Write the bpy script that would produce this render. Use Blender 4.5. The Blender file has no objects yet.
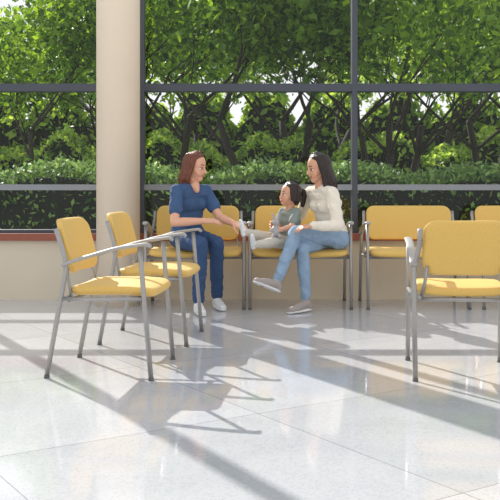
import bpy, bmesh, math, random
import numpy as np
from mathutils import Vector, Matrix, Quaternion
random.seed(3); rng=np.random.default_rng(5)
S=bpy.context.scene; COL=S.collection

# ------------------------------------------------------------ materials
def nmat(name):
    m=bpy.data.materials.new(name); m.use_nodes=True
    nt=m.node_tree; b=nt.nodes['Principled BSDF']; return m,nt,b
def srgb(r,g,b):
    f=lambda c:(c/255/12.92 if c/255<=.04045 else ((c/255+.055)/1.055)**2.4)
    return (f(r),f(g),f(b),1)
def mat(name,c,rough=.6,metal=0,noise=0,scale=40,bump=0,bscale=200,spec=.5,sheen=0):
    m,nt,b=nmat(name); c=srgb(*c)
    b.inputs['Roughness'].default_value=rough; b.inputs['Metallic'].default_value=metal
    b.inputs['Specular IOR Level'].default_value=spec
    b.inputs['Sheen Weight'].default_value=sheen
    tc=nt.nodes.new('ShaderNodeTexCoord')
    n=nt.nodes.new('ShaderNodeTexNoise'); n.inputs['Scale'].default_value=scale; n.inputs['Detail'].default_value=4
    nt.links.new(tc.outputs['Object'],n.inputs['Vector'])
    r=nt.nodes.new('ShaderNodeValToRGB')
    k=1-noise; r.color_ramp.elements[0].color=(c[0]*k,c[1]*k,c[2]*k,1); r.color_ramp.elements[0].position=.3
    k=1+noise*.6; r.color_ramp.elements[1].color=(min(c[0]*k,1),min(c[1]*k,1),min(c[2]*k,1),1); r.color_ramp.elements[1].position=.7
    nt.links.new(n.outputs['Fac'],r.inputs['Fac']); nt.links.new(r.outputs['Color'],b.inputs['Base Color'])
    if bump:
        n2=nt.nodes.new('ShaderNodeTexNoise'); n2.inputs['Scale'].default_value=bscale; n2.inputs['Detail'].default_value=3
        nt.links.new(tc.outputs['Object'],n2.inputs['Vector'])
        bp=nt.nodes.new('ShaderNodeBump'); bp.inputs['Strength'].default_value=bump; bp.inputs['Distance'].default_value=.01
        nt.links.new(n2.outputs['Fac'],bp.inputs['Height']); nt.links.new(bp.outputs['Normal'],b.inputs['Normal'])
    return m
M={}
M['fabric']=mat('yellow_upholstery',(230,188,98),.6,noise=.08,scale=150,bump=.2,bscale=500,sheen=.1)
M['metal']=mat('satin_frame_metal',(165,162,158),.35,.5,noise=.03,scale=10)
M['armcap']=mat('armrest_plastic',(170,166,161),.45,0,noise=.03)
M['glide']=mat('foot_glide',(100,98,96),.6)
M['mull']=mat('window_aluminium',(76,80,88),.45,.3,noise=.04,scale=5)
M['mull2']=mat('window_rail_light',(142,146,150),.45,.3,noise=.04,scale=5)
M['wall']=mat('wall_paint_beige',(220,208,186),.8,noise=.03,scale=3,bump=.05)
M['sill']=mat('terracotta_stone',(150,84,64),.45,noise=.12,scale=60)
M['column']=mat('column_cream_plaster',(236,219,196),.7,noise=.02,scale=3,bump=.04)
M['skin']=mat('skin',(228,172,142),.5,noise=.05,scale=30)
M['skin2']=mat('skin_warm',(220,164,132),.5,noise=.05,scale=30)
M['lip']=mat('lips',(196,118,104),.45)
M['scrubs']=mat('navy_scrubs',(64,92,130),.85,noise=.1,scale=14,bump=.4,bscale=18)
M['scrubp']=mat('navy_scrub_pants',(54,80,118),.85,noise=.1,scale=14,bump=.4,bscale=18)
M['white']=mat('white_shoe',(235,235,235),.5,noise=.03)
M['sweater']=mat('cream_sweater',(242,232,214),.9,noise=.05,scale=16,bump=.3,bscale=20)
M['jeans']=mat('light_denim',(146,170,194),.85,noise=.14,scale=20,bump=.3,bscale=22)
M['shoe']=mat('taupe_shoe',(168,156,150),.6,noise=.05)
M['hairb']=mat('hair_auburn_brown',(116,64,42),.42,noise=.4,scale=60,bump=.5,bscale=90)
M['hairk']=mat('hair_dark',(46,32,28),.4,noise=.35,scale=60,bump=.5,bscale=90)
M['top']=mat('sage_gray_top',(140,150,142),.85,noise=.1,scale=20,bump=.3,bscale=40)
M['pants']=mat('pale_leggings',(208,200,186),.85,noise=.08,scale=20,bump=.3,bscale=40)
M['eye']=mat('eye_white',(235,232,228),.3); M['iris']=mat('iris_dark',(40,26,20),.25)
M['brow']=mat('eyebrow',(72,46,36),.8)
M['plush']=mat('plush_gray',(182,178,178),.95,noise=.1,bump=.5)
M['bark']=mat('bark',(50,42,36),.9,noise=.3,scale=12,bump=.6,bscale=20)
M['grass']=mat('grass',(104,140,56),.9,noise=.3,scale=4,bump=.5,bscale=60)
M['core']=mat('hedge_core_painted_shade',(18,28,14),.95,noise=.3,scale=12)  # near-black colour paints in the shade behind and below the hedge leaves

def leafmat(name,c1,c2,tr=.45,val=1.8):
    m=bpy.data.materials.new(name); m.use_nodes=True; nt=m.node_tree; nt.nodes.clear()
    o=nt.nodes.new('ShaderNodeOutputMaterial'); g=nt.nodes.new('ShaderNodeNewGeometry')
    r=nt.nodes.new('ShaderNodeValToRGB'); r.color_ramp.elements[0].color=srgb(*c1); r.color_ramp.elements[1].color=srgb(*c2)
    nt.links.new(g.outputs['Random Per Island'],r.inputs['Fac'])
    d=nt.nodes.new('ShaderNodeBsdfPrincipled'); d.inputs['Roughness'].default_value=.5; d.inputs['Specular IOR Level'].default_value=.3
    t=nt.nodes.new('ShaderNodeBsdfTranslucent'); mx=nt.nodes.new('ShaderNodeMixShader'); mx.inputs[0].default_value=tr
    hs=nt.nodes.new('ShaderNodeHueSaturation'); hs.inputs['Value'].default_value=val; hs.inputs['Hue'].default_value=.48; hs.inputs['Saturation'].default_value=1.12
    nt.links.new(r.outputs['Color'],d.inputs['Base Color']); nt.links.new(r.outputs['Color'],hs.inputs['Color'])
    nt.links.new(hs.outputs['Color'],t.inputs['Color'])
    nt.links.new(d.outputs[0],mx.inputs[1]); nt.links.new(t.outputs[0],mx.inputs[2]); nt.links.new(mx.outputs[0],o.inputs[0])
    return m
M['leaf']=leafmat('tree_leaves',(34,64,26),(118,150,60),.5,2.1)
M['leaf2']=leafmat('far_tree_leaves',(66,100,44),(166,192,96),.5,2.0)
M['leafh']=leafmat('hedge_leaves',(46,84,40),(146,178,104),.35,1.4)

# glass
g=bpy.data.materials.new('window_glass'); g.use_nodes=True; nt=g.node_tree; nt.nodes.clear()
o=nt.nodes.new('ShaderNodeOutputMaterial'); a=nt.nodes.new('ShaderNodeBsdfTransparent'); a.inputs[0].default_value=(.97,.98,.98,1)
b=nt.nodes.new('ShaderNodeBsdfGlossy'); b.inputs['Roughness'].default_value=.01; mx=nt.nodes.new('ShaderNodeMixShader'); mx.inputs[0].default_value=.025
nt.links.new(a.outputs[0],mx.inputs[1]); nt.links.new(b.outputs[0],mx.inputs[2]); nt.links.new(mx.outputs[0],o.inputs[0]); M['glass']=g

# floor
m,nt,b=nmat('terrazzo_tile_floor'); tc=nt.nodes.new('ShaderNodeTexCoord'); mp=nt.nodes.new('ShaderNodeMapping')
mp.inputs['Rotation'].default_value=(0,0,math.radians(-33)); mp.inputs['Location'].default_value=(.25,.35,0)
br=nt.nodes.new('ShaderNodeTexBrick'); br.offset=0; br.inputs['Scale'].default_value=1
br.inputs['Brick Width'].default_value=1.25; br.inputs['Row Height'].default_value=1.25; br.inputs['Mortar Size'].default_value=.003
br.inputs['Color1'].default_value=srgb(208,208,210); br.inputs['Color2'].default_value=srgb(194,195,198); br.inputs['Mortar'].default_value=srgb(160,160,162)
nt.links.new(tc.outputs['Object'],mp.inputs[0]); nt.links.new(mp.outputs[0],br.inputs[0])
vo=nt.nodes.new('ShaderNodeTexVoronoi'); vo.inputs['Scale'].default_value=120
nt.links.new(tc.outputs['Object'],vo.inputs[0])
rp=nt.nodes.new('ShaderNodeValToRGB'); rp.color_ramp.elements[0].color=(.87,.87,.87,1); rp.color_ramp.elements[1].color=(1.0,1.0,1.0,1); rp.color_ramp.elements[0].position=.1; rp.color_ramp.elements[1].position=.5
nt.links.new(vo.outputs['Color'],rp.inputs[0])
mm=nt.nodes.new('ShaderNodeMix'); mm.data_type='RGBA'; mm.blend_type='MULTIPLY'; mm.inputs[0].default_value=1
nt.links.new(br.outputs['Color'],mm.inputs[6]); nt.links.new(rp.outputs[0],mm.inputs[7])
nz=nt.nodes.new('ShaderNodeTexNoise'); nz.inputs['Scale'].default_value=2.5; nz.inputs['Detail'].default_value=6; nz.inputs['Distortion'].default_value=1.2
nt.links.new(tc.outputs['Object'],nz.inputs['Vector'])
r3=nt.nodes.new('ShaderNodeValToRGB'); r3.color_ramp.elements[0].color=(.94,.94,.95,1); r3.color_ramp.elements[0].position=.35; r3.color_ramp.elements[1].position=.6
nt.links.new(nz.outputs['Fac'],r3.inputs[0])
m3=nt.nodes.new('ShaderNodeMix'); m3.data_type='RGBA'; m3.blend_type='MULTIPLY'; m3.inputs[0].default_value=1
nt.links.new(mm.outputs[2],m3.inputs[6]); nt.links.new(r3.outputs[0],m3.inputs[7]); nt.links.new(m3.outputs[2],b.inputs['Base Color'])
b.inputs['Roughness'].default_value=.07; b.inputs['Specular IOR Level'].default_value=.9; M['floor']=m

# ------------------------------------------------------------ mesh helpers
def mkobj(name,verts,faces,mats,parent=None,smooth=True,mi=None):
    me=bpy.data.meshes.new(name); me.from_pydata([tuple(v) for v in verts],[],faces)
    for mt in mats: me.materials.append(mt)
    if mi is not None: me.polygons.foreach_set('material_index',mi)
    if smooth: me.polygons.foreach_set('use_smooth',[True]*len(me.polygons))
    me.update(); ob=bpy.data.objects.new(name,me); COL.objects.link(ob)
    if parent: ob.parent=parent
    return ob
def empty(name,loc=(0,0,0),rz=0):
    e=bpy.data.objects.new(name,None); COL.objects.link(e); e.location=loc; e.rotation_euler=(0,0,rz); e.empty_display_size=.1; return e
class B:
    def __init__(s): s.v=[]; s.f=[]; s.m=[]
    def add(s,v,f,m=0):
        o=len(s.v); s.v+=[tuple(x) for x in v]; s.f+=[tuple(i+o for i in q) for q in f]; s.m+=[m]*len(f)
    def box(s,x0,x1,y0,y1,z0,z1,m=0):
        v=[(x,y,z) for z in (z0,z1) for y in (y0,y1) for x in (x0,x1)]
        s.add(v,[(0,2,3,1),(4,5,7,6),(0,1,5,4),(2,6,7,3),(0,4,6,2),(1,3,7,5)],m)
    def tube(s,pts,r,seg=10,m=0,flat=1.0,up=None):
        pts=[Vector(p) for p in pts]; n=len(pts)
        rs=r if isinstance(r,(list,tuple)) else [r]*n
        T=[(pts[min(i+1,n-1)]-pts[max(i-1,0)]).normalized() for i in range(n)]
        ref=Vector(up) if up else (Vector((1,0,0)) if abs(T[0].x)<.9 else Vector((0,0,1)))
        V=[];F=[]
        u=(ref-T[0]*ref.dot(T[0])).normalized()
        for i in range(n):
            u=(u-T[i]*u.dot(T[i])).normalized(); w=T[i].cross(u)
            for k in range(seg):
                a=2*math.pi*k/seg; V.append(pts[i]+u*math.cos(a)*rs[i]+w*math.sin(a)*rs[i]*flat)
        for i in range(n-1):
            for k in range(seg):
                F.append((i*seg+k,i*seg+(k+1)%seg,(i+1)*seg+(k+1)%seg,(i+1)*seg+k))
        F.append(tuple(range(seg))[::-1]); F.append(tuple((n-1)*seg+k for k in range(seg)))
        s.add(V,F,m)
    def obj(s,name,mats,parent=None,smooth=True): return mkobj(name,s.v,s.f,mats,parent,smooth,s.m)
def fillet(pts,rad,n=6):
    pts=[Vector(p) for p in pts]; out=[pts[0]]
    for i in range(1,len(pts)-1):
        a,b,c=pts[i-1],pts[i],pts[i+1]; d1=(a-b);d2=(c-b); r=min(rad,d1.length*.45,d2.length*.45)
        p=b+d1.normalized()*r; q=b+d2.normalized()*r
        for k in range(n+1):
            t=k/n; out.append(p*(1-t)**2+b*2*t*(1-t)+q*t*t)
    out.append(pts[-1]); return out
def rrect(hx,hy,rc,n=8):
    rc=max(min(rc,hx-.001,hy-.001),.001); P=[]
    for cx,cy,a0 in ((hx-rc,hy-rc,0),(-hx+rc,hy-rc,90),(-hx+rc,-hy+rc,180),(hx-rc,-hy+rc,270)):
        for k in range(n+1):
            a=math.radians(a0+90*k/n); P.append((cx+rc*math.cos(a),cy+rc*math.sin(a)))
    out=[]
    for i,p in enumerate(P):
        q=P[(i+1)%len(P)]; out.append(p)
        if (i%(n+1))==n:
            for t in (.2,.4,.6,.8): out.append((p[0]*(1-t)+q[0]*t,p[1]*(1-t)+q[1]*t))
    return out
def pad(hx,hy,t,rc,crown=.012):
    """cushion in XY plane, thickness t, centre z=0"""
    rings=[]; e=t*.5
    for k in range(-4,5):
        a=math.pi/2*k/4
        rings.append((rrect(hx-e*(1-math.cos(a)),hy-e*(1-math.cos(a)),rc-e*(1-math.cos(a))*.5),e*math.sin(a)))
    top=rings[-1][0]; bot=rings[0][0]
    pre=[]
    for s_ in (.02,.35,.6,.8,.93): pre.append(([(x*s_,y*s_) for x,y in bot],-e-crown*.3*(1-s_**2)))
    post=[]
    for s_ in (.93,.8,.6,.35,.02): post.append(([(x*s_,y*s_) for x,y in top],e+crown*(1-s_**2.5)))
    R=pre+rings+post; n=len(top); V=[];F=[]
    for ring,z in R: V+=[Vector((x,y,z)) for x,y in ring]
    for i in range(len(R)-1):
        for k in range(n): F.append((i*n+k,i*n+(k+1)%n,(i+1)*n+(k+1)%n,(i+1)*n+k))
    F.append(tuple(range(n))[::-1]); F.append(tuple((len(R)-1)*n+k for k in range(n)))
    return V,F

# ------------------------------------------------------------ chairs
def chair(loc,rz,w=.58):
    e=empty('waiting_room_chair',loc,rz); h=w/2
    fb=B()
    for sx in (-1,1):
        x=sx*h; xi=sx*(h-.028)
        fb.tube(fillet([(x,.285,.012),(x,.205,.44),(x,.175,.60),(xi,.21,.70),(xi,.245,.80)],.06),.0135,12)
        fb.tube(fillet([(x,-.285,.012),(x,-.245,.45),(x,-.225,.70)],.05),.0135,12)
        fb.tube([(x,.285,0),(x,.284,.016)],.0155,12,1); fb.tube([(x,-.285,0),(x,-.284,.016)],.0155,12,1)
        fb.tube([(x,.20,.425),(x,-.245,.43)],.011,8)
        fb.tube([(x,.18,.43),(sx*(h-.04),.18,.43)],.011,8)
    fb.tube([(-h,-.2,.422),(h,-.2,.422)],.011,8); fb.tube([(-h,.16,.418),(h,.16,.418)],.011,8)
    fb.tube([(-h+.04,.16,.42),(-h+.06,.185,.52),(-h+.07,.20,.60)],.009,8); fb.tube([(h-.04,.16,.42),(h-.06,.185,.52),(h-.07,.20,.60)],.009,8)
    fb.obj('frame',[M['metal'],M['glide']],e)
    ab=B()
    for sx in (-1,1):
        x=sx*h
        P=fillet([(x,.20,.605),(x,.12,.635),(x,-.10,.70),(x,-.265,.722),(x,-.285,.705)],.05)
        ab.tube(P,[.023]*(len(P)-1)+[.018],12,0,flat=.45,up=(1,0,0))
    ab.obj('armrests',[M['armcap']],e)
    V,F=pad(h-.022,.235,.05,.075,.014)
    V=[Vector((v.x,v.y-.055,v.z+.462+(-.02*(v.y/.235)**2*(1 if v.y<0 else -.2)) + .012*(abs(v.x)/h)**2-.03*v.y)) for v in V]
    mkobj('seat_cushion',V,F,[M['fabric']],e)
    hw=h-.045
    V,F=pad(hw,.148,.036,.07,.006)
    W=[]
    for v in V:
        z=v.y; y=-v.z+ .215 +z*.27 + .045*(1-(v.x/hw)**2)
        W.append(Vector((v.x,y-.02,z+.70)))
    mkobj('backrest',W,F,[M['fabric']],e)
    return e
chair((-.773,5.08,0),math.radians(83.4))
chair((-.657,6.08,0),math.radians(83.4))
chair((1.165,5.0,0),math.radians(174),.53)
chair((-.46,7.74,0),0,.82); chair((.42,7.74,0),0,.84); chair((1.40,7.74,0),0,.84); chair((2.36,7.74,0),0,.84)

# ------------------------------------------------------------ room
fl=B(); fl.box(-9,9,-5,8.12,-.1,0); fl.obj('floor',[M['floor']],smooth=False)
wb=B(); wb.box(-9,9,8.12,8.36,0,.53); wb.obj('wall_back',[M['wall']],smooth=False)
ws=B(); ws.box(-9,9,8.075,8.38,.53,.595); ws.obj('trim_1',[M['sill']],smooth=False)
xs=[-8.7,-6.78,-4.85,-2.93,-.99,.945,2.88,4.82,6.76,8.7]
YW=8.2
for i in range(len(xs)-1):
    e=empty('window_%d'%(i+1),(0,0,0)); f=B(); x0,x1=xs[i],xs[i+1]
    f.box(x0-.02,x0+.03,YW-.05,YW+.07,.595,6.4)
    if i==len(xs)-2: f.box(x1-.02,x1+.03,YW-.05,YW+.07,.595,6.4)
    for z,hh,mi in ((.61,.015,0),(1.01,.026,1),(1.915,.036,0),(4.4,.036,0),(6.36,.04,0)):
        f.box(x0+.03,x1-.02,YW-.045,YW+.06,z-hh,z+hh,mi)
    f.obj('frame',[M['mull'],M['mull2']],e,False)
    gl=B(); gl.add([(x0+.04,YW,.60),(x1-.03,YW,.60),(x1-.03,YW,6.38),(x0+.04,YW,6.38)],[(0,1,2,3)]); gl.obj('glass',[M['glass']],e,False)
cb=B(); cx,cy=-1.135,7.75
cb.tube([(cx,cy,0),(cx,cy,6.4)],.186,64); cb.obj('column',[M['column']])

# ------------------------------------------------------------ people
def orth(f,up=(0,0,1)):
    f=Vector(f).normalized(); up=Vector(up); lat=f.cross(up).normalized()
    u=lat.cross(f).normalized(); return f,lat,u
CLOTH={'scrubs':.0035,'scrubp':.0035,'sweater':.003,'jeans':.003,'top':.002,'pants':.002}
class Body:
    def __init__(s): s.p=[]
    def cap(s,p0,r0,p1,r1,m,axis=None,sc=1.0):
        s.p.append((Vector(p0),Vector(p1),r0,r1,Vector(axis).normalized() if axis is not None else None,sc,m))
    def ell(s,c,r,m,axis=None,sc=1.0): s.cap(c,r,Vector(c)+Vector((0,0,.0005)),r,m,axis,sc)
    def mesh(s,name,voxel,mats,parent,smooth=3,extra=None):
        V=[];F=[]
        for p0,p1,r0,r1,ax,sc,m in s.p:
            c=(p0+p1)/2
            if ax is not None:
                q0=p0-ax*((p0-c).dot(ax))*(1-1/sc); q1=p1-ax*((p1-c).dot(ax))*(1-1/sc)
            else: q0,q1=p0,p1
            d=(q1-q0); L=d.length; d=d.normalized() if L>1e-6 else Vector((0,0,1))
            a=d.orthogonal().normalized(); b=d.cross(a); seg=16; o=len(V); rows=[]
            sn=max(-1,min(1,(r0-r1)/L)) if L>1e-4 else 0
            if L<=abs(r0-r1): sn=0
            th0=math.asin(sn)
            for k in range(1,7):
                t=-math.pi/2+(th0+math.pi/2)*k/6; rows.append((q0+d*r0*math.sin(t),r0*math.cos(t)))
            for k in range(0,6):
                t=th0+(math.pi/2-th0)*k/6; rows.append((q1+d*r1*math.sin(t),r1*math.cos(t)))
            pts=[q0-d*r0]
            for cc,rr in rows:
                for j in range(seg):
                    A=2*math.pi*j/seg; pts.append(cc+a*math.cos(A)*rr+b*math.sin(A)*rr)
            pts.append(q1+d*r1)
            if ax is not None: pts=[p+ax*((p-c).dot(ax))*(sc-1) for p in pts]
            V+=pts; nr=len(rows)
            for j in range(seg): F.append((o,o+1+(j+1)%seg,o+1+j))
            for i in range(nr-1):
                for j in range(seg):
                    F.append((o+1+i*seg+j,o+1+i*seg+(j+1)%seg,o+1+(i+1)*seg+(j+1)%seg,o+1+(i+1)*seg+j))
            e=o+1+nr*seg
            for j in range(seg): F.append((e,o+1+(nr-1)*seg+j,o+1+(nr-1)*seg+(j+1)%seg))
        ob=mkobj(name+'_src',V,F,[])
        md=ob.modifiers.new('r','REMESH'); md.mode='VOXEL'; md.voxel_size=voxel
        sm=ob.modifiers.new('s','SMOOTH'); sm.factor=.5; sm.iterations=smooth
        bpy.context.view_layer.update()
        dg=bpy.context.evaluated_depsgraph_get(); me=bpy.data.meshes.new_from_object(ob.evaluated_get(dg))
        bpy.data.objects.remove(ob)
        n=len(me.polygons); C=np.empty(n*3,dtype=np.float32); me.polygons.foreach_get('center',C); C=C.reshape(-1,3).astype(float)
        best=np.full(n,1e9); bm_=np.zeros(n,dtype=np.int32); names=list(dict.fromkeys(p[6] for p in s.p))
        for p0,p1,r0,r1,ax,sc,m in s.p:
            c=np.array((p0+p1)/2); P=C; a0=np.array(p0); a1=np.array(p1)
            if ax is not None:
                A=np.array(ax); f=lambda q:q+np.outer(((q-c)@A)*(1/sc-1),A) if q.ndim==2 else q+((q-c)@A)*(1/sc-1)*A
                P=f(C); a0=f(a0); a1=f(a1)
            d=a1-a0; t=np.clip(((P-a0)@d)/max(d@d,1e-12),0,1)
            dist=np.linalg.norm(P-(a0+np.outer(t,d)),axis=1)-(r0+(r1-r0)*t)
            if ax is not None and sc<1: dist=dist*max(sc,.6)
            k=dist<best; best[k]=dist[k]; bm_[k]=names.index(m)
        me.materials.clear()
        for nm in names: me.materials.append(M[nm])
        me.polygons.foreach_set('material_index',bm_); me.polygons.foreach_set('use_smooth',[True]*n); me.update()
        # cloth folds: push the fabric in and out along its normals
        amp=np.zeros(len(me.vertices)); am=np.array([CLOTH.get(nm,0) for nm in names])
        tot=np.empty(n,dtype=np.int32); me.polygons.foreach_get('loop_total',tot); vi=np.empty(len(me.loops),dtype=np.int32); me.loops.foreach_get('vertex_index',vi)
        amp[vi]=np.repeat(am[bm_],tot)
        if amp.max()>0:
            nv=len(me.vertices); X=np.empty(nv*3,dtype=np.float32); me.vertices.foreach_get('co',X); X=X.reshape(-1,3).astype(float)
            N=np.empty(nv*3,dtype=np.float32); me.vertex_normals.foreach_get('vector',N); N=N.reshape(-1,3)
            x,y,z=X.T
            w1=1-np.abs(np.sin(26*z+9*x+1.6*np.sin(17*x+11*y)+1.2*np.sin(13*y-7*z)))
            w2=1-np.abs(np.sin(19*x-23*y+14*z+1.8*np.sin(15*z+8*x)))
            X+=N*((w1**2*1.5+w2**2*1.2-.9)*amp)[:,None]
            me.vertices.foreach_set('co',X.astype(np.float32).ravel()); me.update()
        o2=bpy.data.objects.new(name,me); COL.objects.link(o2); o2.parent=parent; return o2
def hand(bd,wr,d,n,sgn,sk,s=1.0,curl=.5,spread=.1):
    d=Vector(d).normalized(); n=Vector(n); n=(n-d*n.dot(d)).normalized(); lat=d.cross(n)*sgn; wr=Vector(wr)
    for i,(o,L,r) in enumerate(((.030,.072,.0088),(.010,.080,.009),(-.010,.074,.0086),(-.029,.058,.0078))):
        k=wr+d*.085*s*(1-.05*abs(i-1))+lat*o*s
        bd.cap(wr+lat*o*.55*s+d*.005*s,.016*s,k,.0115*s,sk)
        p=k; ang=.15+curl*.3; dd=(d+lat*(1.2-i)*spread).normalized()
        for q,(fr,rr) in enumerate(((.45,1),(.32,.92),(.23,.82))):
            dr=dd*math.cos(ang)+n*math.sin(ang); p2=p+dr*L*fr*s
            bd.cap(p,r*rr*s,p2,r*rr*.92*s,sk); p=p2; ang+=curl
    b0=wr+d*.022*s+lat*.022*s; b1=b0+(d*.6+lat*.75+n*.3).normalized()*.042*s
    b2=b1+(d*.85+lat*.3+n*.5).normalized()*.030*s; b3=b2+(d*.9+n*.5).normalized()*.024*s
    bd.cap(b0,.015*s,b1,.0115*s,sk); bd.cap(b1,.0105*s,b2,.0095*s,sk); bd.cap(b2,.0095*s,b3,.008*s,sk)
def head(bd,c,f,s,sk,parent,neck,up=(0,0,1),child=False):
    f,lat,u=orth(f,up); c=Vector(c); P=lambda x,y,z:c+lat*x*s+f*y*s+u*z*s
    bd.cap(P(0,-.03,.035),.077*s,P(0,.005,.035),.075*s,sk,u,1.08)
    bd.cap(P(0,.01,.0),.066*s,P(0,.036,-.048),.048*s,sk)
    cz=-.076 if child else -.086
    bd.cap(P(0,.035,-.05),.044*s,P(0,.060,cz),.024*s,sk)
    bd.cap(P(.028,.0,-.055),.026*s,P(.012,.057,cz),.018*s,sk); bd.cap(P(-.028,.0,-.055),.026*s,P(-.012,.057,cz),.018*s,sk)
    ck=.031 if child else .027
    for x in(-1,1):
        bd.cap(P(x*.036,.05,-.03),ck*s,P(x*.03,.055,-.045),(ck-.003)*s,sk)
        bd.cap(P(x*.015,.074,.022),.010*s,P(x*.045,.062,.022),.009*s,sk)
        bd.cap(P(x*.074,-.008,.012),.014*s,P(x*.070,.0,-.022),.009*s,sk,lat,.5)
        bd.ell(P(x*.010,.087,-.027),.0085*s,sk)
    bd.cap(P(0,.080,.010),.0085*s,P(0,(.094 if child else .102),-.023),.0115*s,sk)
    bd.cap(P(-.020,.076,-.049),.0055*s,P(0,.086,-.055),.0065*s,'lip'); bd.cap(P(.020,.076,-.049),.0055*s,P(0,.086,-.055),.0065*s,'lip')
    bd.cap(P(-.012,.081,-.060),.0065*s,P(.012,.081,-.060),.0065*s,'lip')
    bd.cap(neck,.050*s if s>.9 else .036,P(0,-.02,-.04),.048*s,sk)
    eb=B(); ez=1.15 if child else 1
    def sph(p,rx,m,flat=1):
        bmx=bmesh.new(); bmesh.ops.create_uvsphere(bmx,u_segments=16,v_segments=10,radius=rx)
        V=[p+lat*v.co.x+f*v.co.y+u*v.co.z*flat for v in bmx.verts]; F=[tuple(q.index for q in fc.verts) for fc in bmx.faces]; bmx.free(); eb.add(V,F,m)
    for x in (-1,1):
        sph(P(x*.030,.066,.002),.0135*s*ez,0,.60); sph(P(x*.030,.0735,.002),.0078*s*ez,1)
        eb.tube([P(x*.014,.0835,.030),P(x*.029,.0815,.0365),P(x*.046,.069,.031)],[.0022*s,.0030*s,.0016*s],8,2)
        eb.tube([P(x*.018,.081,.009),P(x*.03,.082,.0125),P(x*.043,.073,.008)],.002*s,6,2)
    eb.obj('eyes',[M['eye'],M['iris'],M['brow']],parent)
    return P,f,lat,u
def torso(bd,pel,waist,chest,neck,lat,f,m_top,m_bot,s=1.0,bust=True):
    pel,waist,chest,neck,lat,f=[Vector(x) for x in (pel,waist,chest,neck,lat,f)]
    bd.cap(pel-lat*.072*s,.100*s,pel+lat*.072*s,.100*s,m_bot)
    w2=pel.lerp(waist,.35)
    bd.cap(w2-lat*.064*s,.098*s,w2+lat*.064*s,.098*s,m_top)
    bd.cap(waist-lat*.046*s,.088*s,waist+lat*.046*s,.088*s,m_top)
    mid=waist.lerp(chest,.5); bd.cap(mid-lat*.052*s,.089*s,mid+lat*.052*s,.089*s,m_top)
    bd.cap(chest-lat*.066*s,.097*s,chest+lat*.066*s,.097*s,m_top)
    up=chest.lerp(neck,.5); bd.cap(up-lat*.085*s,.078*s,up+lat*.085*s,.078*s,m_top)
    if bust:
        for x in(-1,1): bd.ell(chest+lat*x*.058+f*.055-Vector((0,0,.012)),.058,m_top)
def arm(bd,sh,el,wr,sl,sk,r=(.052,.042,.036,.024),mid=None,lat=None):
    sh,el,wr=Vector(sh),Vector(el),Vector(wr)
    if mid is None:
        bd.cap(sh,r[0],el,r[1]+.004,sl); fa=el.lerp(wr,.35); bd.cap(el,r[1]+.003,fa,r[1]+.001,sl); bd.cap(fa,r[1]+.001,wr-(wr-el).normalized()*.01,r[3]+.012,sl)
        bd.cap(fa,r[3],wr,r[3]-.002,sk)
    else:
        m_=sh.lerp(el,mid); bd.cap(sh,r[0]+.003,m_,r[1]+.016,sl)
        bd.cap(sh.lerp(el,.3),r[1],el,r[2],sk); fa=el.lerp(wr,.3); bd.cap(el,r[2],fa,r[2]+.001,sk); bd.cap(fa,r[2]+.001,wr,r[3],sk)
def leg(bd,hip,kn,an,m,r=(.088,.062,.056,.042),calf=True):
    hip,kn,an=Vector(hip),Vector(kn),Vector(an)
    bd.cap(hip,r[0],kn,r[1],m); ca=kn.lerp(an,.3); bd.cap(kn,r[1],ca,r[2]+.002,m); bd.cap(ca,r[2]+.002,an,r[3],m)
def shoe(bd,an,toe,m,sole='white',s=1.0,down=(0,0,-1),sk=None):
    an,toe,dn=Vector(an),Vector(toe),Vector(down).normalized()
    d=(toe-an); d=(d-dn*d.dot(dn)).normalized()
    if sk: bd.cap(an-dn*.02,.03*s,an+dn*.03*s,.029*s,sk)
    heel=an-d*.025*s+dn*.042*s
    bd.cap(an+dn*.012*s,.036*s,heel,.035*s,m)
    ball=an+d*.12*s+dn*.052*s; tip=an+d*.17*s+dn*.055*s
    bd.cap(an+d*.01*s+dn*.02*s,.036*s,ball,.036*s,m); bd.cap(ball,.040*s,tip,.032*s,m,dn,.75)
    bd.cap(heel+dn*.025*s,.034*s,ball+dn*.018*s,.042*s,sole,dn,.3); bd.cap(ball+dn*.018*s,.042*s,tip+dn*.018*s,.034*s,sole,dn,.3)

nu=empty('nurse'); bd=Body()
f=Vector((.72,-.69,0)).normalized(); lat=Vector((-.69,-.72,0)).normalized()
torso(bd,(-.53,7.62,.585),(-.53,7.60,.70),(-.505,7.57,.88),(-.48,7.55,1.03),lat,f,'scrubs','scrubp')
shR=(-.605,7.425,.985); shL=(-.38,7.665,.985)
bd.cap(Vector((-.48,7.55,1.0)),.055,Vector(shR),.05,'scrubs'); bd.cap(Vector((-.48,7.55,1.0)),.055,shL,.05,'scrubs')
arm(bd,shR,(-.61,7.29,.73),(-.36,7.20,.745),'scrubs','skin',mid=.62)
arm(bd,shL,(-.255,7.53,.76),(-.135,7.42,.715),'scrubs','skin',mid=.62)
hand(bd,(-.36,7.20,.745),(1,.12,-.02),(0.1,.4,-1),1,'skin',.95,.45)
hand(bd,(-.135,7.42,.715),(.75,-.5,-.25),(.3,.3,-1),-1,'skin',.95,.45)
leg(bd,(-.595,7.55,.585),(-.395,7.20,.555),(-.415,7.22,.12),'scrubp',(.088,.064,.058,.050))
leg(bd,(-.47,7.685,.585),(-.275,7.34,.555),(-.275,7.52,.12),'scrubp',(.088,.064,.058,.050))
shoe(bd,(-.415,7.22,.085),(-.36,7.0,.085),'white',sk='skin'); shoe(bd,(-.275,7.52,.085),(-.21,7.32,.085),'white',sk='skin')
P,hf,hl,hu=head(bd,(-.455,7.53,1.18),(.86,-.42,-.2),1.0,'skin',nu,(-.475,7.55,1.03))
bd.cap((-.46,7.51,1.03),.04,(-.44,7.485,.985),.02,'skin')
bd.mesh('body',.005,None,nu,3)
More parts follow.
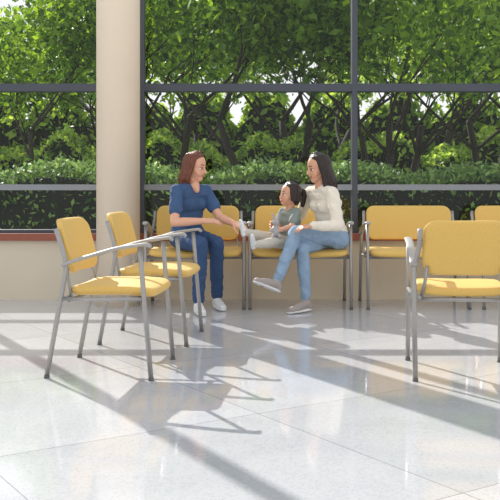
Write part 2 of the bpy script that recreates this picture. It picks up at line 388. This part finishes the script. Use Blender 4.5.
def hair(par,P,mat_,length,strands,seed,s=1.0,part=.02,side=1.0,back=.0,tail=False,wave=.0):
    r=random.Random(seed); h=Body()
    h.cap(P(0,-.045,.042),.081*s,P(0,-.012,.055),.077*s,mat_)
    h.cap(P(0,-.05,.03),.078*s,P(0,-.055,-.03),.064*s,mat_)
    for i in range(strands):
        a=math.radians(-118+236*i/(strands-1))
        sx=math.sin(a); cy=-math.cos(a); j=.006*(i%2)
        p=[P(sx*.02,.0+cy*.02,.130),P(sx*(.064+j),-.012+cy*(.060+j),.098),P(sx*(.083+j),-.02+cy*(.078+j),.03),P(sx*(.082+.012*r.random()),-.03+cy*.078,-.05)]
        L=length*(.85+.25*r.random())
        if L>0:
            ph=r.uniform(0,6.28)
            p.append(P(sx*.085*side+wave*math.sin(ph),-.04+cy*(.075+back)+wave*math.cos(ph),-.05-L*.5)); p.append(P(sx*.075*side+r.uniform(-.012,.012)-wave*math.sin(ph),-.045+cy*(.06+back)+r.uniform(-.01,.01),-.05-L))
        n=len(p)
        for k in range(n-1):
            rr=[.010,.013,.014,.015,.014,.008][k]*s; r2=[.010,.013,.014,.015,.014,.008][k+1]*s
            h.cap(p[k],rr,p[k+1],r2 if k<n-2 or L>0 else .01*s,mat_)
    if tail:
        for i in range(8):
            ox=r.uniform(-.014,.014); oy=r.uniform(-.01,.01)
            q=[P(0,-.12,.06),P(ox,-.155+oy,.05),P(ox*1.5,-.17+oy,.0),P(ox*1.6,-.16+oy,-.06),P(ox,-.155+oy,-.10)]
            for k in range(4): h.cap(q[k],.018*s,q[k+1],.016*s if k<3 else .008,mat_)
    h.mesh('hair',.004,None,par,1)
hair(nu,P,'hairb',.115,30,1,wave=.008)

mo=empty('mother'); bd=Body()
f=Vector((-.85,-.53,0)).normalized(); lat=Vector((-.53,.85,0)).normalized()
torso(bd,(.70,7.60,.585),(.685,7.60,.70),(.635,7.56,.87),(.595,7.53,1.02),lat,f,'sweater','jeans')
shL=(.675,7.385,.965); shR=(.515,7.665,.965)
bd.cap((.60,7.53,.99),.055,shL,.053,'sweater'); bd.cap((.60,7.53,.99),.055,shR,.053,'sweater')
arm(bd,shL,(.715,7.32,.70),(.50,7.23,.705),'sweater','skin2',r=(.056,.046,.036,.024))
hand(bd,(.50,7.23,.705),(-1,0.05,-.15),(0,.3,-1),-1,'skin2',.95,.35)
arm(bd,shR,(.43,7.80,.75),(.225,7.70,.70),'sweater','skin2',r=(.056,.044,.036,.024))
hand(bd,(.225,7.70,.70),(-.55,-.8,-.1),(.8,-.5,-.1),1,'skin2',.95,.4)
leg(bd,(.74,7.52,.595),(.375,7.33,.645),(.225,7.16,.29),'jeans',(.088,.060,.053,.040))
leg(bd,(.66,7.67,.58),(.425,7.34,.515),(.455,7.31,.125),'jeans',(.088,.058,.053,.040))
shoe(bd,(.215,7.15,.262),(.04,7.05,.20),'shoe',sk='skin2',down=(-.32,-.25,-.9)); shoe(bd,(.455,7.31,.085),(.30,7.18,.085),'shoe',sk='skin2')
P,hf,hl,hu=head(bd,(.565,7.50,1.17),(-.88,-.36,-.22),1.0,'skin2',mo,(.59,7.53,1.02))
bd.mesh('body',.005,None,mo,3)
hair(mo,P,'hairk',.17,30,2,back=.012,wave=.006)

ch=empty('toddler_girl'); bd=Body()
f=Vector((-.75,-.66,0)).normalized(); lat=Vector((-.66,.75,0)).normalized()
torso(bd,(.335,7.60,.555),(.335,7.60,.63),(.335,7.59,.73),(.335,7.58,.83),lat,f,'top','pants',.66,False)
bd.cap(Vector((.335,7.58,.81))-lat*.078,.035,Vector((.335,7.58,.81))+lat*.078,.035,'top')
n0=Vector((.335,7.58,.80))
arm(bd,n0-lat*.085,(.345,7.44,.685),(.265,7.39,.665),'top','skin2',r=(.037,.028,.025,.019),mid=.6)
arm(bd,n0+lat*.085,(.235,7.60,.69),(.195,7.50,.665),'top','skin2',r=(.037,.028,.025,.019),mid=.6)
hand(bd,(.265,7.39,.665),(-.9,.1,.0),(0,1,-.3),-1,'skin2',.58,.45); hand(bd,(.195,7.50,.665),(-.2,-1,0),(.8,0,-.2),1,'skin2',.58,.45)
leg(bd,(.30,7.63,.55),(.105,7.48,.605),(-.035,7.36,.645),'pants',(.062,.045,.041,.030))
leg(bd,(.35,7.55,.55),(.18,7.36,.56),(.045,7.27,.55),'pants',(.062,.045,.041,.030))
shoe(bd,(-.035,7.36,.645),(-.09,7.33,.70),'white',s=.55,down=(-.8,-.55,-.1),sk='skin2'); shoe(bd,(.045,7.27,.55),(.0,7.2,.62),'white',s=.55,down=(-.75,-.55,-.3),sk='skin2')
P,hf,hl,hu=head(bd,(.33,7.56,.945),(-.88,-.40,.05),.87,'skin2',ch,(.335,7.58,.82),child=True)
bd.mesh('body',.0045,None,ch,2)
hair(ch,P,'hairk',0,24,3,s=.87,tail=True)
pl=empty('plush_rabbit'); h=Body()
h.cap((.215,7.41,.64),.036,(.215,7.41,.675),.028,'plush'); h.ell((.212,7.40,.722),.029,'plush')
for x in(-1,1):
    h.cap((.212+x*.012,7.40,.745),.009,(.212+x*.026,7.40,.79),.010,'plush'); h.cap((.215+x*.025,7.40,.67),.012,(.215+x*.048,7.385,.655),.012,'plush'); h.cap((.215+x*.018,7.40,.625),.014,(.215+x*.03,7.37,.61),.014,'plush')
h.mesh('body',.004,None,pl,2)

# ------------------------------------------------------------ outside
mkobj('lawn',[(-60,8.4,-.05),(60,8.4,-.05),(60,90,-.05),(-60,90,-.05)],[(0,1,2,3)],[M['grass']],smooth=False)
def leaves(name,C,size,mt,parent=None,var=.35):
    n=len(C); u=rng.normal(size=(n,3)); u/=np.linalg.norm(u,axis=1)[:,None]; w=rng.normal(size=(n,3)); w-=u*np.sum(u*w,1)[:,None]; w/=np.linalg.norm(w,axis=1)[:,None]
    s=size*(1+var*rng.normal(size=n)).clip(.4,2)[:,None]; V=np.stack([C+u*s,C+w*s*.5,C-u*s,C-w*s*.5],1).reshape(-1,3)
    V[:,2]=np.maximum(V[:,2],-.045)
    me=bpy.data.meshes.new(name); me.vertices.add(4*n); me.vertices.foreach_set('co',V.ravel()); me.loops.add(4*n); me.loops.foreach_set('vertex_index',np.arange(4*n))
    me.polygons.add(n); me.polygons.foreach_set('loop_start',np.arange(0,4*n,4)); me.polygons.foreach_set('loop_total',np.full(n,4)); me.materials.append(mt); me.update(calc_edges=True)
    ob=bpy.data.objects.new(name,me); COL.objects.link(ob); ob.parent=parent; return ob
def tree(x,y,hgt,r0,seed,nleaf,lsize,lm,stems=1,trunk=1.4,spread=1.0,zmin=1.7,lean=0):
    R=random.Random(seed); e=empty('tree',(0,0,0)); b=B(); tips=[]
    def br(p,d,L,r,dep):
        pts=[p]; rs=[r]; q=p.copy(); dd=d.copy()
        for k in range(4):
            dd=(dd+Vector((R.uniform(-.16,.16),R.uniform(-.16,.16),R.uniform(-.05,.10)))).normalized(); q=q+dd*L/4; pts.append(q.copy()); rs.append(r*(1-.12*(k+1)))
        b.tube(pts,rs,7)
        if dep>=2: tips.extend([pts[2],pts[3],pts[4]])
        if dep<4:
            for k in range(3 if dep<3 else 2):
                a=R.uniform(0,6.28); s=.55+.25*R.random(); nd=(dd*.75+Vector((math.cos(a)*s*spread,math.sin(a)*s*spread,.16))).normalized()
                if nd.z<.15: nd.z=.15; nd.normalize()
                br(pts[R.choice([3,4])],nd,L*.72,rs[-1]*.66,dep+1)
    for k in range(stems):
        a=6.28*k/stems+R.random(); d=Vector((math.cos(a)*.35*(stems>1)+lean,math.sin(a)*.2*(stems>1),1)).normalized()
        br(Vector((x+math.cos(a)*.1*(stems>1),y,-.05)),d,trunk*1.3,r0,0)
    zt=max(t.z for t in tips)
    sc=hgt/zt
    T=np.array([tuple(t) for t in tips]); 
    b.v=[(x+(v[0]-x)*sc,y+(v[1]-y)*sc,max(-.05+(v[2]+.05)*sc,-.05)) for v in b.v]; T=(T-[x,y,-.05])*sc+[x,y,-.05]
    b.obj('trunk',[M['bark']],e)
    cl=T[rng.integers(0,len(T),nleaf)]+rng.normal(size=(nleaf,3))*[.28,.28,.16]
    cl=cl[(cl[:,2]>zmin+.3*rng.random(len(cl)))&(cl[:,1]>9.5)]
    leaves('foliage',cl,lsize,lm,e); return e
tree(.36,15.5,5.6,.105,11,8500,.07,M['leaf'],2,1.8,1.2)
tree(2.35,15.0,5.5,.105,7,8500,.07,M['leaf'],3,1.8,1.1)
tree(-4.1,16.0,5.2,.08,23,4500,.07,M['leaf'],1,1.7,1.1)
tree(-1.7,18.5,6.3,.11,31,7500,.08,M['leaf'],2,1.9,1.2)
tree(4.9,18.5,6.0,.11,37,7500,.08,M['leaf'],2,1.9,1.2)
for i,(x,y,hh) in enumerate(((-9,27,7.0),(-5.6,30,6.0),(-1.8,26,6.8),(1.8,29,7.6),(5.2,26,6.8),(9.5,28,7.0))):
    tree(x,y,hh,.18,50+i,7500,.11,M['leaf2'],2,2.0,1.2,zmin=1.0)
def hedge(name,x0,x1,y0,y1,z1,n,ls,lm,wob=.08,ft=.6):
    e=empty(name)
    N=int(n); X=rng.uniform(x0,x1,N); Y=rng.uniform(y0,y1,N); t=rng.random(N)
    top=z1+wob*np.sin(X*2.3)+wob*.7*np.sin(X*5.1+1)+wob*.5*np.sin(Y*3)
    Z=np.where(t<ft,top+rng.normal(size=N)*.05,rng.uniform(0,1,N)*top); Yq=np.where(t<ft,Y,np.where(rng.random(N)<.75,y0+rng.normal(size=N)*.05,y1))
    leaves('foliage',np.stack([X,Yq,Z],1),ls,lm,e)
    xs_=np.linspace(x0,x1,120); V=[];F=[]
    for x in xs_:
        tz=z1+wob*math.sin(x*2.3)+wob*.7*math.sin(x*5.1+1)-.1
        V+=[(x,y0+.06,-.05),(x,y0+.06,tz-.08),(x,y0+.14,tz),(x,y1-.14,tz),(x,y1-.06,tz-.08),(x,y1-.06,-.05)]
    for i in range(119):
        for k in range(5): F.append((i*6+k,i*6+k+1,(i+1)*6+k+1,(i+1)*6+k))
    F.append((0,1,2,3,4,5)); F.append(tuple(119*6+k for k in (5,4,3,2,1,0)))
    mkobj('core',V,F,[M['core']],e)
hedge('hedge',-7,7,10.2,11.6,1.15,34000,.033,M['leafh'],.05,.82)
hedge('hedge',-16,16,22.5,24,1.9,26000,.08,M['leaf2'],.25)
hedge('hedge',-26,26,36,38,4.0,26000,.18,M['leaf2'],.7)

# ------------------------------------------------------------ light, world, camera
w=bpy.data.worlds.new('World'); S.world=w; w.use_nodes=True; nt=w.node_tree; bg=nt.nodes['Background']
tc=nt.nodes.new('ShaderNodeTexCoord'); sp=nt.nodes.new('ShaderNodeSeparateXYZ'); rp=nt.nodes.new('ShaderNodeValToRGB')
nt.links.new(tc.outputs['Generated'],sp.inputs[0]); nt.links.new(sp.outputs['Z'],rp.inputs[0]); nt.links.new(rp.outputs[0],bg.inputs[0])
rp.color_ramp.elements[0].color=(.99,.99,1,1); rp.color_ramp.elements[1].color=(.88,.93,1,1); rp.color_ramp.elements[1].position=.8
bg.inputs[1].default_value=1.04
el=math.radians(32); sd=Vector((.5*math.cos(el),-.866*math.cos(el),-math.sin(el)))
L=bpy.data.lights.new('sun','SUN'); L.energy=6.2; L.angle=math.radians(.5); L.color=(1,.96,.90)
lo=bpy.data.objects.new('sun',L); COL.objects.link(lo); lo.rotation_mode='QUATERNION'; lo.rotation_quaternion=sd.to_track_quat('-Z','Y'); lo.location=(-6,20,12)
S.view_settings.view_transform='Standard'
cam=bpy.data.cameras.new('camera'); co=bpy.data.objects.new('camera',cam); COL.objects.link(co)
co.location=(0,0,1.04); co.rotation_euler=(math.pi/2,0,0); cam.sensor_width=36; cam.lens=64.8; cam.shift_y=-.132; cam.clip_end=300
S.camera=co
